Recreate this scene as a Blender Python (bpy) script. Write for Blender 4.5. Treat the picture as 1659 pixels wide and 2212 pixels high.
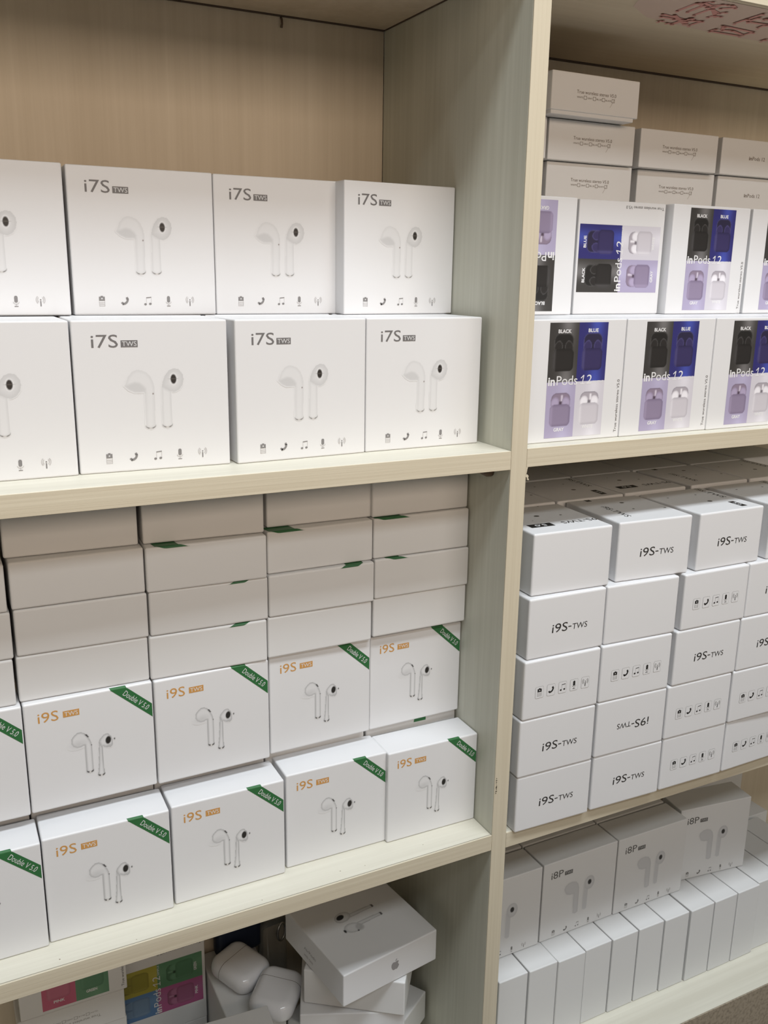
import bpy, bmesh, math, random
import numpy as np
from mathutils import Matrix, Vector

random.seed(7)
for o in list(bpy.data.objects):
    bpy.data.objects.remove(o, do_unlink=True)
scene = bpy.context.scene
COL = scene.collection

# ------------------------------------------------------------------ camera
cam_d = bpy.data.cameras.new('camera')
cam_o = bpy.data.objects.new('camera', cam_d)
COL.objects.link(cam_o)
YAW, PIT, ROL = 0.47069, -0.25491, 0.01505
fw = Vector((math.sin(YAW)*math.cos(PIT), math.cos(YAW)*math.cos(PIT), math.sin(PIT)))
r0 = Vector((math.cos(YAW), -math.sin(YAW), 0))
u0 = r0.cross(fw)
rt = math.cos(ROL)*r0 + math.sin(ROL)*u0
up = -math.sin(ROL)*r0 + math.cos(ROL)*u0
m = Matrix((rt, up, -fw)).transposed().to_4x4()
m.translation = Vector((-0.39694, -0.56657, 0.20486))
cam_o.matrix_world = m
cam_d.sensor_fit = 'VERTICAL'
cam_d.sensor_height = 36.0
cam_d.lens = 1965.8/2212*36.0
cam_d.clip_start = 0.02
scene.camera = cam_o

# ------------------------------------------------------------------ light
world = bpy.data.worlds.new('shop_ambient')
scene.world = world
world.use_nodes = True
bg = world.node_tree.nodes['Background']
bg.inputs[0].default_value = (1.0, 0.82, 0.62, 1)
bg.inputs[1].default_value = 0.045

def area(name, loc, target, sx, sy, power, col):
    d = bpy.data.lights.new(name, 'AREA')
    d.shape = 'RECTANGLE'
    d.size, d.size_y, d.energy, d.color = sx, sy, power, col
    o = bpy.data.objects.new(name, d)
    COL.objects.link(o)
    o.location = loc
    o.rotation_euler = (Vector(target)-Vector(loc)).to_track_quat('-Z', 'Y').to_euler()
    return o
area('ceiling_tube_near', (-0.02, -0.80, 1.88), (-0.02, -0.72, 0.0), 1.8, 0.34, 45, (0.92, 0.985, 1.045))
area('ceiling_tube_mid', (-0.1, -1.95, 1.88), (-0.1, -1.75, 0.0), 2.2, 0.30, 25, (0.93, 0.975, 1.0))
area('added_warm_fill', (-0.05, -2.6, 1.0), (0.1, 0.0, 0.3), 2.6, 0.6, 32, (1.0, 0.80, 0.63))  # added warm fill light behind the camera, brightens the upper compartments

vs = scene.view_settings
vs.view_transform = 'Standard'
vs.look = 'None'
vs.gamma = 1.0
vs.use_curve_mapping = False
vs.exposure = -0.04

# ------------------------------------------------------------------ materials
def new_mat(name):
    mt = bpy.data.materials.new(name)
    mt.use_nodes = True
    return mt, mt.node_tree, mt.node_tree.nodes['Principled BSDF']

def wood(name, axis, ca, cb, rough=0.5, fine=1.0, bump=0.12):
    mt, nt, bs = new_mat(name)
    tc = nt.nodes.new('ShaderNodeTexCoord')
    mp = nt.nodes.new('ShaderNodeMapping')
    sc = [170*fine, 170*fine, 170*fine]; sc[axis] = 3.0
    mp.inputs['Scale'].default_value = sc
    nt.links.new(tc.outputs['Object'], mp.inputs['Vector'])
    n1 = nt.nodes.new('ShaderNodeTexNoise')
    n1.inputs['Scale'].default_value = 1.0; n1.inputs['Detail'].default_value = 4
    n1.inputs['Roughness'].default_value = 0.65
    nt.links.new(mp.outputs[0], n1.inputs['Vector'])
    mp2 = nt.nodes.new('ShaderNodeMapping')
    sc2 = [30*fine, 30*fine, 30*fine]; sc2[axis] = 1.6
    mp2.inputs['Scale'].default_value = sc2
    nt.links.new(tc.outputs['Object'], mp2.inputs['Vector'])
    n2 = nt.nodes.new('ShaderNodeTexNoise')
    n2.inputs['Scale'].default_value = 1.0; n2.inputs['Detail'].default_value = 3
    nt.links.new(mp2.outputs[0], n2.inputs['Vector'])
    ad = nt.nodes.new('ShaderNodeMath'); ad.operation = 'ADD'
    ad.use_clamp = False
    nt.links.new(n1.outputs['Fac'], ad.inputs[0]); nt.links.new(n2.outputs['Fac'], ad.inputs[1])
    rp = nt.nodes.new('ShaderNodeValToRGB')
    mr = nt.nodes.new('ShaderNodeMapRange')
    mr.inputs['From Min'].default_value = 0.72; mr.inputs['From Max'].default_value = 1.28
    nt.links.new(ad.outputs[0], mr.inputs['Value'])
    nt.links.new(mr.outputs[0], rp.inputs[0])
    rp.color_ramp.elements[0].color = (*cb, 1)
    rp.color_ramp.elements[1].color = (*ca, 1)
    nt.links.new(rp.outputs[0], bs.inputs['Base Color'])
    bs.inputs['Roughness'].default_value = rough
    bs.inputs['Specular IOR Level'].default_value = 0.35
    bp = nt.nodes.new('ShaderNodeBump')
    bp.inputs['Strength'].default_value = bump; bp.inputs['Distance'].default_value = 0.0006
    nt.links.new(n1.outputs['Fac'], bp.inputs['Height'])
    nt.links.new(bp.outputs[0], bs.inputs['Normal'])
    return mt

WA, WB = (0.70, 0.675, 0.575), (0.60, 0.57, 0.475)
EA, EB = (0.66, 0.60, 0.465), (0.565, 0.50, 0.375)
M = {}
M['wood_x'] = wood('whitewashed_laminate_shelf', 0, WA, WB)
M['wood_z'] = wood('whitewashed_laminate_upright', 2, (0.60, 0.60, 0.515), (0.495, 0.495, 0.415))
M['back_z'] = wood('whitewashed_laminate_back', 2, (0.70, 0.615, 0.49), (0.61, 0.525, 0.405), fine=0.8)
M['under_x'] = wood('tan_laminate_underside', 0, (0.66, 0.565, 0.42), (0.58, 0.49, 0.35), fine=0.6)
M['edge_x'] = wood('cream_edge_band_shelf', 0, EA, EB, fine=2.2, bump=0.3)
M['edge_z'] = wood('cream_edge_band_upright', 2, EA, EB, fine=2.2, bump=0.3)

def chip():
    mt, nt, bs = new_mat('raw_chipboard')
    n = nt.nodes.new('ShaderNodeTexNoise'); n.inputs['Scale'].default_value = 260; n.inputs['Detail'].default_value = 5
    tc = nt.nodes.new('ShaderNodeTexCoord'); nt.links.new(tc.outputs['Object'], n.inputs['Vector'])
    rp = nt.nodes.new('ShaderNodeValToRGB')
    rp.color_ramp.elements[0].position = 0.3; rp.color_ramp.elements[0].color = (0.22, 0.18, 0.13, 1)
    rp.color_ramp.elements[1].position = 0.55; rp.color_ramp.elements[1].color = (0.36, 0.30, 0.22, 1)
    nt.links.new(n.outputs['Fac'], rp.inputs[0]); nt.links.new(rp.outputs[0], bs.inputs['Base Color'])
    bs.inputs['Roughness'].default_value = 0.8
    return mt
M['chip'] = chip()

CARD = (0.725, 0.725, 0.732)
def card(name, col, rough):
    mt, nt, bs = new_mat(name)
    bs.inputs['Base Color'].default_value = (*col, 1)
    bs.inputs['Roughness'].default_value = rough
    bs.inputs['Specular IOR Level'].default_value = 0.4
    tc = nt.nodes.new('ShaderNodeTexCoord')
    n = nt.nodes.new('ShaderNodeTexNoise'); n.inputs['Scale'].default_value = 1500
    nt.links.new(tc.outputs['Object'], n.inputs['Vector'])
    bp = nt.nodes.new('ShaderNodeBump'); bp.inputs['Strength'].default_value = 0.05; bp.inputs['Distance'].default_value = 0.0002
    nt.links.new(n.outputs['Fac'], bp.inputs['Height']); nt.links.new(bp.outputs[0], bs.inputs['Normal'])
    return mt
M['card'] = card('white_coated_card', CARD, 0.42)
M['card_soft'] = card('white_matt_card', (0.70, 0.697, 0.69), 0.55)

def ink():
    mt, nt, bs = new_mat('printed_ink')
    at = nt.nodes.new('ShaderNodeAttribute'); at.attribute_name = 'ink'
    nt.links.new(at.outputs['Color'], bs.inputs['Base Color'])
    bs.inputs['Roughness'].default_value = 0.42
    bs.inputs['Specular IOR Level'].default_value = 0.4
    return mt
M['ink'] = ink()

def plain(name, col, rough=0.5, metal=0.0, trans=0.0, alpha=1.0):
    mt, nt, bs = new_mat(name)
    bs.inputs['Base Color'].default_value = (*col, 1)
    bs.inputs['Roughness'].default_value = rough
    bs.inputs['Metallic'].default_value = metal
    bs.inputs['Transmission Weight'].default_value = trans
    n = nt.nodes.new('ShaderNodeTexNoise'); n.inputs['Scale'].default_value = 60
    mr = nt.nodes.new('ShaderNodeMapRange')
    mr.inputs['To Min'].default_value = max(0.02, rough-0.04); mr.inputs['To Max'].default_value = rough+0.04
    nt.links.new(n.outputs['Fac'], mr.inputs['Value']); nt.links.new(mr.outputs[0], bs.inputs['Roughness'])
    return mt
M['gap'] = plain('dark_joint_shadow_gap_board', (0.10, 0.07, 0.05), 0.8)
M['pin'] = plain('brown_plastic', (0.13, 0.085, 0.055), 0.5)
M['red'] = plain('faded_red_paint', (0.60, 0.285, 0.245), 0.7)
M['pinkwash'] = plain('pink_stained_board', (0.615, 0.47, 0.385), 0.6)
M['gloss'] = plain('glossy_white_plastic', (0.72, 0.72, 0.74), 0.12)
M['navy'] = plain('navy_silicone', (0.012, 0.02, 0.045), 0.5)
M['clear'] = plain('clear_plastic', (0.85, 0.87, 0.88), 0.08, trans=0.92)
M['metal'] = plain('bright_steel', (0.6, 0.6, 0.62), 0.25, metal=1.0)
M['floor'] = plain('grey_floor_tile', (0.34, 0.30, 0.26), 0.5)
M['wallp'] = plain('painted_wall', (0.55, 0.5, 0.44), 0.8)

# ------------------------------------------------------------------ helpers
def s2l(r, g=None, b=None):
    if g is None: g = b = r
    f = lambda c: (c/255/12.92) if c/255 <= 0.04045 else ((c/255+0.055)/1.055)**2.4
    return (f(r), f(g), f(b))

def add_obj(name, me, parent=None, loc=(0, 0, 0), rz=0.0):
    o = bpy.data.objects.new(name, me)
    COL.objects.link(o)
    o.parent = parent
    o.location = loc
    o.rotation_euler = (0, 0, rz)
    return o

def tag(o, label, cat=None, group=None, kind=None):
    o['label'] = label
    if cat: o['category'] = cat
    if group: o['group'] = group
    if kind: o['kind'] = kind
    return o

def empty(name, loc=(0, 0, 0), rz=0.0):
    return add_obj(name, None, None, loc, rz)

def slab_mesh(name, x0, x1, y0, y1, z0, z1, mat, bev=0.0004):
    bm = bmesh.new()
    bmesh.ops.create_cube(bm, size=1.0)
    for v in bm.verts:
        v.co = Vector(((x0+x1)/2+v.co.x*(x1-x0), (y0+y1)/2+v.co.y*(y1-y0), (z0+z1)/2+v.co.z*(z1-z0)))
    if bev:
        bmesh.ops.bevel(bm, geom=list(bm.edges), offset=bev, segments=1, affect='EDGES')
    me = bpy.data.meshes.new(name)
    bm.to_mesh(me); bm.free()
    me.materials.append(mat)
    return me

def carton_mesh(name, w, d, h, mat, r=0.0011, puff=0.0):
    """closed card box, origin at the front-left-bottom corner, softly rounded folded edges"""
    bm = bmesh.new()
    bmesh.ops.create_cube(bm, size=1.0)
    for v in bm.verts:
        v.co = Vector(((v.co.x+.5)*w, (v.co.y+.5)*d, (v.co.z+.5)*h))
    bmesh.ops.bevel(bm, geom=list(bm.edges), offset=r, segments=3, affect='EDGES', profile=0.5)
    if puff:
        big = [f for f in bm.faces if f.calc_area() > 0.3*min(w*d, w*h, d*h)]
        for f in big:
            n = f.normal.copy()
            rr = bmesh.ops.poke(bm, faces=[f])
            for v in rr['verts']: v.co += n*puff
    me = bpy.data.meshes.new(name)
    bm.to_mesh(me); bm.free()
    me.materials.append(mat)
    for p in me.polygons: p.use_smooth = False
    return me

# ---------- flat print made of coloured polygons -------------
_txt = {}
def text_polys(s, bold=0.0):
    key = (s, bold)
    if key in _txt: return _txt[key]
    cu = bpy.data.curves.new('lettering', 'FONT')
    cu.body = s; cu.size = 1.0; cu.resolution_u = 3; cu.offset = bold; cu.dimensions = '2D'; cu.fill_mode = 'BOTH'
    ob = bpy.data.objects.new('lettering', cu)
    COL.objects.link(ob)
    bpy.context.view_layer.update()
    dg = bpy.context.evaluated_depsgraph_get()
    me = bpy.data.meshes.new_from_object(ob.evaluated_get(dg))
    v = np.array([(q.co.x, q.co.y) for q in me.vertices])
    polys = [list(p.vertices) for p in me.polygons]
    bpy.data.objects.remove(ob, do_unlink=True); bpy.data.curves.remove(cu); bpy.data.meshes.remove(me)
    mn, mx = v.min(0), v.max(0)
    _txt[key] = (v, polys, mn, mx)
    return _txt[key]

class Print:
    def __init__(s): s.polys = []     # (pts Nx2 mm, colour, layer)
    def poly(s, pts, col, layer=0): s.polys.append((np.array(pts, float), col, layer)); return s
    def rect(s, x0, y0, x1, y1, col, layer=0): return s.poly([(x0, y0), (x1, y0), (x1, y1), (x0, y1)], col, layer)
    def ell(s, cx, cy, rx, ry, col, layer=0, n=20):
        return s.poly([(cx+rx*math.cos(2*math.pi*i/n), cy+ry*math.sin(2*math.pi*i/n)) for i in range(n)], col, layer)
    def arc(s, cx, cy, r, t, a0, a1, col, layer=0, n=8):
        for i in range(n):
            a, b = math.radians(a0+(a1-a0)*i/n), math.radians(a0+(a1-a0)*(i+1)/n)
            s.poly([(cx+(r-t/2)*math.cos(a), cy+(r-t/2)*math.sin(a)), (cx+(r+t/2)*math.cos(a), cy+(r+t/2)*math.sin(a)),
                    (cx+(r+t/2)*math.cos(b), cy+(r+t/2)*math.sin(b)), (cx+(r-t/2)*math.cos(b), cy+(r-t/2)*math.sin(b))], col, layer)
        return s
    def line(s, pts, t, col, layer=0):
        for (ax, ay), (bx, by) in zip(pts[:-1], pts[1:]):
            l = math.hypot(bx-ax, by-ay) or 1e-6
            nx, ny = -(by-ay)/l*t/2, (bx-ax)/l*t/2
            s.poly([(ax+nx, ay+ny), (ax-nx, ay-ny), (bx-nx, by-ny), (bx+nx, by+ny)], col, layer)
        return s
    def text(s, body, x, y, w=None, h=None, col=(0, 0, 0), layer=0, bold=0.0, ang=0.0, shear=0.0):
        """x, y: left end of the baseline; w: width in mm, h: cap height in mm"""
        v, polys, mn, mx = text_polys(body, bold)
        capv = text_polys('H', bold); ch = capv[3][1]-capv[2][1]
        sy = (h/ch) if h else None
        sx = (w/(mx[0]-mn[0])) if w else sy
        if sy is None: sy = sx
        q = np.stack([(v[:, 0]-mn[0])*sx + shear*v[:, 1]*sy, v[:, 1]*sy], 1)
        c, n = math.cos(math.radians(ang)), math.sin(math.radians(ang))
        q = np.stack([q[:, 0]*c-q[:, 1]*n+x, q[:, 0]*n+q[:, 1]*c+y], 1)
        for p in polys: s.polys.append((q[p], col, layer))
        return s
    def rounded(s, x0, y0, x1, y1, r, col, layer=0, n=4):
        pts = []
        for cx, cy, a in ((x1-r, y1-r, 0), (x0+r, y1-r, 90), (x0+r, y0+r, 180), (x1-r, y0+r, 270)):
            for i in range(n+1):
                t = math.radians(a+90*i/n); pts.append((cx+r*math.cos(t), cy+r*math.sin(t)))
        return s.poly(pts, col, layer)
    def moved(s, ang=0, dx=0, dy=0, sc=1.0):
        c, n = math.cos(math.radians(ang))*sc, math.sin(math.radians(ang))*sc
        out = Print()
        for p, col, l in s.polys:
            out.polys.append((np.stack([p[:, 0]*c-p[:, 1]*n+dx, p[:, 0]*n+p[:, 1]*c+dy], 1), col, l))
        return out
    def clip(s, x0, y0, x1, y1):
        out = Print()
        for p, col, l in s.polys:
            q = p.copy(); q[:, 0] = np.clip(q[:, 0], x0, x1); q[:, 1] = np.clip(q[:, 1], y0, y1)
            out.polys.append((q, col, l))
        return out
    def mesh(s, name, face='front', h=0.0, d=0.0, base=0.00012):
        vs_, fs, cs = [], [], []
        for p, col, l in s.polys:
            o = base+0.00006*l
            k = len(vs_)
            for a, b in p/1000.0:
                if face == 'front': vs_.append((a, -o, b))
                elif face == 'top': vs_.append((a, b, h+o))
                else: vs_.append((-o, d-a, b))
            fs.append(list(range(k, k+len(p)))); cs.append(col)
        me = bpy.data.meshes.new(name)
        me.from_pydata(vs_, [], fs)
        ca = me.color_attributes.new('ink', 'FLOAT_COLOR', 'CORNER')
        i = 0
        buf = []
        for poly, col in zip(me.polygons, cs):
            buf += [(*col, 1.0)]*len(poly.vertices)
        ca.data.foreach_set('color', np.array(buf, 'f').ravel())
        me.materials.append(M['ink'])
        return me

# ---------- printed picture with soft tones: fine grid of coloured cells -------------
class Canvas:
    def __init__(s, x0, y0, x1, y1, res, bgcol=CARD):
        s.nx, s.ny = int((x1-x0)/res)+1, int((y1-y0)/res)+1
        s.X, s.Y = np.meshgrid(np.linspace(x0, x1, s.nx), np.linspace(y0, y1, s.ny))
        s.C = np.ones((s.ny, s.nx, 3))*np.array(bgcol)
        s.m = np.zeros((s.ny, s.nx), bool)
    def sd_poly(s, pts):
        P = np.array(pts, float); n = len(P)
        d = np.full(s.X.shape, 1e9); ins = np.zeros(s.X.shape, bool)
        for i in range(n):
            a, b = P[i], P[(i+1) % n]
            ex, ey = b-a
            wx, wy = s.X-a[0], s.Y-a[1]
            t = np.clip((wx*ex+wy*ey)/(ex*ex+ey*ey+1e-12), 0, 1)
            d = np.minimum(d, (wx-t*ex)**2+(wy-t*ey)**2)
            c = ((a[1] > s.Y) != (b[1] > s.Y)) & (s.X < (b[0]-a[0])*(s.Y-a[1])/(b[1]-a[1]+1e-12)+a[0])
            ins ^= c
        d = np.sqrt(d)
        return np.where(ins, -d, d)
    def sd_ell(s, cx, cy, rx, ry, ang=0):
        c, n = math.cos(math.radians(ang)), math.sin(math.radians(ang))
        dx, dy = s.X-cx, s.Y-cy
        u, v = (dx*c+dy*n)/rx, (-dx*n+dy*c)/ry
        return (np.sqrt(u*u+v*v)-1)*min(rx, ry)
    def sd_box(s, x0, y0, x1, y1, r):
        qx, qy = np.abs(s.X-(x0+x1)/2)-(x1-x0)/2+r, np.abs(s.Y-(y0+y1)/2)-(y1-y0)/2+r
        return np.hypot(np.maximum(qx, 0), np.maximum(qy, 0))+np.minimum(np.maximum(qx, qy), 0)-r
    def put(s, sd, col, soft=0.25, alpha=1.0):
        a = np.clip(0.5-sd/(2*soft), 0, 1)*alpha
        s.m |= a > 0.02
        s.C = s.C*(1-a[..., None])+np.array(col)*a[..., None]
    def shade(s, sd, col, width, alpha=1.0):
        """tone that is strongest on the outline and fades inward over width"""
        a = np.where(sd < 0.1, np.clip(1+sd/width, 0, 1), 0)*alpha
        s.m |= a > 0.02
        s.C = s.C*(1-a[..., None])+np.array(col)*a[..., None]
    def mesh(s, name, off=0.00010, face='front', h=0.0, keep_all=False):
        if keep_all: s.m[:] = True
        idx = np.arange(s.nx*s.ny).reshape(s.ny, s.nx)
        mm = s.m[:-1, :-1] | s.m[1:, :-1] | s.m[:-1, 1:] | s.m[1:, 1:]
        q = np.stack([idx[:-1, :-1], idx[:-1, 1:], idx[1:, 1:], idx[1:, :-1]], -1)[mm]
        used = np.unique(q); remap = np.full(s.nx*s.ny, -1); remap[used] = np.arange(len(used))
        x, y = s.X.ravel()[used]/1000, s.Y.ravel()[used]/1000
        if face == 'front': v = np.stack([x, np.full_like(x, -off), y], 1)
        else: v = np.stack([x, y, np.full_like(x, h+off)], 1)
        me = bpy.data.meshes.new(name)
        me.from_pydata(v.tolist(), [], remap[q].tolist())
        ca = me.color_attributes.new('ink', 'FLOAT_COLOR', 'POINT')
        c = np.concatenate([s.C.reshape(-1, 3)[used], np.ones((len(used), 1))], 1)
        ca.data.foreach_set('color', c.astype('f').ravel())
        me.materials.append(M['ink'])
        return me

def tone(k): return tuple(c*k for c in CARD)

# ------------------------------------------------------------------ measured sizes (metres)
T = 0.01456
ZL1, TH, ZL2, ZR1, ZR2, ZR3 = 0.0759, 0.01465, -0.25846, 0.07679, -0.26037, -0.562
ZC, YB, ZCR = 0.41377, 0.22707, 0.4113
XL, XR = -0.86, 0.88
ZBOT = -1.2
# ------------------------------------------------------------------ setting
me = slab_mesh('floor', -2.2, 2.2, -3.0, 0.6, ZBOT-0.03, ZBOT, M['floor'], 0)
fl = add_obj('floor', me); tag(fl, 'dim shop floor in front of the shelving', kind='structure')
me = slab_mesh('wall_back', -2.2, 2.2, YB+0.02, YB+0.08, ZBOT, 1.6, M['wallp'], 0)
wb = add_obj('wall_back', me); tag(wb, 'painted wall behind the shelving unit', kind='structure')

me = slab_mesh('added_light_blocker', -2.2, 2.2, -1.42, -1.36, ZBOT, 0.42, M['wallp'], 0)  # unseen panel added to keep the warm fill off the lower shelves
blocker = add_obj('added_light_blocker', me); tag(blocker, 'added unseen panel shading the lower shelves', kind='structure')

unit = empty('shelving_unit', (0, 0, ZBOT))
tag(unit, 'pale whitewashed wooden wall shelving unit with open compartments full of boxes', 'shelf')
def part(name, me, parent, label=None):
    o = add_obj(name, me, parent)
    if parent is unit: o.location = (0, 0, -ZBOT)
    if label: o['label'] = label
    return o
def upright(x0, x1):
    p = part('upright_panel', slab_mesh('upright_panel', x0, x1, 0.0012, YB, ZBOT, 0.62, M['wood_z']), unit)
    part('edge_band', slab_mesh('edge_band', x0, x1, 0.0, 0.0011, ZBOT, 0.62, M['edge_z'], 0.0002), p)
    return p
div = upright(0, T)
upright(XL-T, XL); upright(XR, XR+T)
def board(x0, x1, z, th=TH, y0=0.0):
    p = part('shelf_board', slab_mesh('shelf_board', x0+0.0002, x1-0.0002, y0+0.0012, YB, z-th, z, M['wood_x']), unit)
    part('edge_band', slab_mesh('edge_band', x0+0.0002, x1-0.0002, y0, y0+0.0011, z-th, z-0.0001, M['edge_x'], 0.0002), p)
    return p
board(XL, 0, ZL1); b2 = board(XL, 0, ZL2); board(XL, 0, ZR3)
board(T, XR, ZR1); board(T, XR, ZR2)
p = part('shelf_board', slab_mesh('shelf_board', T+0.0002, XR-0.0002, 0.0012, YB, ZR3-TH, ZR3, M['wood_x'], 0.0002), unit)
# raw chipboard plinth under the lowest right-hand board
part('plinth', slab_mesh('plinth', T+0.0002, XR-0.0002, -0.0002, 0.0010, ZBOT, ZR3-0.0004, M['chip'], 0), unit, 'brown raw chipboard front')
part('plinth', slab_mesh('plinth', XL+0.0002, -0.0002, 0.0006, 0.02, ZBOT, ZR3-TH-0.0006, M['chip'], 0), unit)
# top boards
tl = part('top_board', slab_mesh('top_board', XL+0.0002, -0.0012, 0.0, YB-0.003, ZC, ZC+0.02, M['back_z']), unit)
tr = part('top_board', slab_mesh('top_board', T+0.0002, XR-0.0002, 0.0012, YB-0.003, ZCR, ZCR+0.02, M['under_x']), unit)
part('edge_band', slab_mesh('edge_band', T+0.0002, XR-0.0002, 0.0, 0.0011, ZCR, ZCR+0.02, M['edge_x'], 0.0002), tr)
# back panels
part('back_panel', slab_mesh('back_panel', XL+0.0002, -0.0002, YB+0.0004, YB+0.009, ZBOT, 0.62, M['back_z'], 0), unit)
part('back_panel', slab_mesh('back_panel', T+0.0002, XR-0.0002, YB+0.0004, YB+0.009, ZBOT, 0.62, M['back_z'], 0), unit)
# dark joints where the top boards meet back and side
part('joint_strip', slab_mesh('joint_strip', XL, -0.0004, YB-0.0022, YB, ZC-0.0008, ZC+0.004, M['gap'], 0), unit, 'dark brown joint line')
part('joint_strip', slab_mesh('joint_strip', -0.0009, -0.0001, 0.0, YB-0.003, ZC-0.0006, ZC+0.004, M['gap'], 0), unit)
part('joint_strip', slab_mesh('joint_strip', T, XR, YB-0.0022, YB, ZCR-0.0014, ZCR+0.004, M['gap'], 0), unit)
# shelf pin under the left board, and a bent nail on the back panel
def tube(name, pts, rad, mat, n=10):
    bm = bmesh.new(); rings = []
    for i, (p_, r_) in enumerate(zip(pts, rad)):
        p_ = Vector(p_)
        t_ = (Vector(pts[min(i+1, len(pts)-1)])-Vector(pts[max(i-1, 0)])).normalized()
        a_ = t_.orthogonal().normalized(); b_ = t_.cross(a_)
        if rings:
            pa = prev_a - t_*prev_a.dot(t_)
            a_ = pa.normalized(); b_ = t_.cross(a_)
        prev_a = a_
        rings.append([bm.verts.new(p_+r_*(a_*math.cos(2*math.pi*k/n)+b_*math.sin(2*math.pi*k/n))) for k in range(n)])
    for a_, b_ in zip(rings[:-1], rings[1:]):
        for k in range(n): bm.faces.new((a_[k], a_[(k+1) % n], b_[(k+1) % n], b_[k]))
    bm.faces.new(rings[0][::-1]); bm.faces.new(rings[-1])
    bmesh.ops.recalc_face_normals(bm, faces=bm.faces)
    me_ = bpy.data.meshes.new(name); bm.to_mesh(me_); bm.free(); me_.materials.append(mat)
    for q in me_.polygons: q.use_smooth = True
    return me_
part('shelf_pin', tube('shelf_pin', [(-0.0002, 0.027, 0.0560), (-0.004, 0.027, 0.0560), (-0.0075, 0.027, 0.0568), (-0.011, 0.027, 0.0588)],
     [0.0052, 0.0050, 0.0040, 0.0018], M['pin']), unit, 'brown plastic shelf pin')
part('nail', tube('nail', [(-0.097, YB+0.0005, 0.4125), (-0.097, YB-0.0015, 0.4110), (-0.0968, YB-0.0018, 0.4075), (-0.0975, YB-0.0016, 0.4045)],
     [0.0010, 0.0010, 0.0009, 0.0012], M['pin'], 8), unit, 'small bent brown nail')
# chipped splinters on the right edge of the divider below the upper right board
def splinter(pts, t):
    bm = bmesh.new()
    a = [bm.verts.new(q) for q in pts]; b = [bm.verts.new((q[0], q[1]+t, q[2])) for q in pts]
    bm.faces.new(a[::-1]); bm.faces.new(b)
    for k in range(len(a)): bm.faces.new((a[k], a[(k+1) % len(a)], b[(k+1) % len(a)], b[k]))
    bmesh.ops.recalc_face_normals(bm, faces=bm.faces)
    me_ = bpy.data.meshes.new('splinter'); bm.to_mesh(me_); bm.free(); me_.materials.append(M['edge_z']); return me_
zz = ZR1-TH
part('splinter', splinter([(T, 0.0, zz), (T+0.0016, 0.0, zz), (T+0.0010, 0.0, zz-0.002), (T+0.0006, 0.0, zz-0.0045), (T, 0.0, zz-0.006)], 0.001), unit, 'chipped laminate splinter')
part('splinter', splinter([(T, 0.0, zz-0.006), (T+0.0014, 0.0, zz-0.0058), (T+0.0026, 0.0, zz-0.007), (T+0.0022, 0.0, zz-0.0085), (T+0.0032, 0.0, zz-0.0105), (T+0.0016, 0.0, zz-0.0103), (T+0.0010, 0.0, zz-0.008), (T, 0.0, zz-0.0078)], 0.001), unit)
# smudge and specks on divider and lower left shelf
sm = Print()
for k in range(9):
    sm.rect(-0.2+random.uniform(-.5, .6), -k*1.7, 0.5+random.uniform(-.4, .4), -k*1.7+random.uniform(.5, 1.5), s2l(70, 62, 52))
o = part('ink_smudge', sm.mesh('ink_smudge'), div); o.location = (0.0016, -0.0001, -0.205)
sp = Print()
for x, y, r in ((-352, 8, .5), (-300, 4.5, .35), (-137, 12, .5), (-116, 10, .4), (-205, 6, .4), (-60, 14, .4)):
    sp.ell(x, y, r, r*.8, s2l(120, 105, 85), n=8)
part('speck', sp.mesh('speck', 'top', ZL2), b2)
jl = Print().rect(XL*1000+1, 1.3, -0.5, 1.75, s2l(150, 145, 128))
part('joint_line', jl.mesh('joint_line', 'top', ZL2), b2)
# faded red brush characters on a pink stained strip under the right top board
STROKES = [[(168, 44), (166, 20), (174, 12)], [(177, 42), (175, 22), (190, 12)], [(188, 46), (187, 27), (185, 13)], [(202, 45), (203, 38), (188, 26)], [(181, 25), (201, 32), (204, 27)], [(192, 22), (201, 15), (193, 11)], [(205, 40), (210, 38)], [(165, 20), (180, 24)], [(169, 17), (182, 20)], [(164, 56), (189, 59), (202, 68)], [(168, 62), (182, 62), (196, 62)], [(174, 53), (200, 69)], [(176, 74), (178, 70)], [(185, 74), (192, 74), (193, 52)], [(194, 62), (207, 55)], [(207, 71), (207, 55)], [(191, 74), (191, 58)], [(191, 54), (199, 56)], [(235, 75), (235, 67)], [(235, 75), (270, 74)], [(231, 57), (270, 59), (269, 70), (250, 64), (241, 67), (235, 58)], [(234, 47), (232, 15)], [(233, 32), (240, 38), (262, 36)], [(239, 37), (238, 24)], [(261, 47), (260, 37)], [(245, 27), (246, 23), (258, 22)], [(298, 76), (298, 70)], [(243, 17), (289, 52)]]
def under(name, polys, z, mat, off):
    vs_, fs = [], []
    for p_ in polys:
        k = len(vs_)
        vs_ += [(a/1000, b/1000, z-off-0.000012*len(fs)) for a, b in p_]
        fs.append(list(range(k, k+len(p_)))[::-1])
    me_ = bpy.data.meshes.new(name); me_.from_pydata(vs_, [], fs); me_.materials.append(mat)
    return me_
pr = Print()
for st in STROKES: pr.line(st, 3.4, (1, 0, 0))
for st in STROKES:
    for x, y in st: pr.ell(x, y, 1.7, 1.7, (1, 0, 0), n=8)
part('pink_strip', under('pink_strip', [[(120, 6), (330, 6), (330, 80), (250, 79), (200, 76), (160, 70), (130, 52), (118, 30)]], ZCR, M['pinkwash'], 0.0002), tr, 'pinkish stained patch')
part('brush_writing', under('brush_writing', [p_ for p_, c_, l_ in pr.polys], ZCR, M['red'], 0.0004), tr, 'faded red brush-painted characters')

# ------------------------------------------------------------------ prints
GREY, DARK, PALE = s2l(112, 110, 110), s2l(45, 44, 44), s2l(190, 188, 188)

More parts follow.
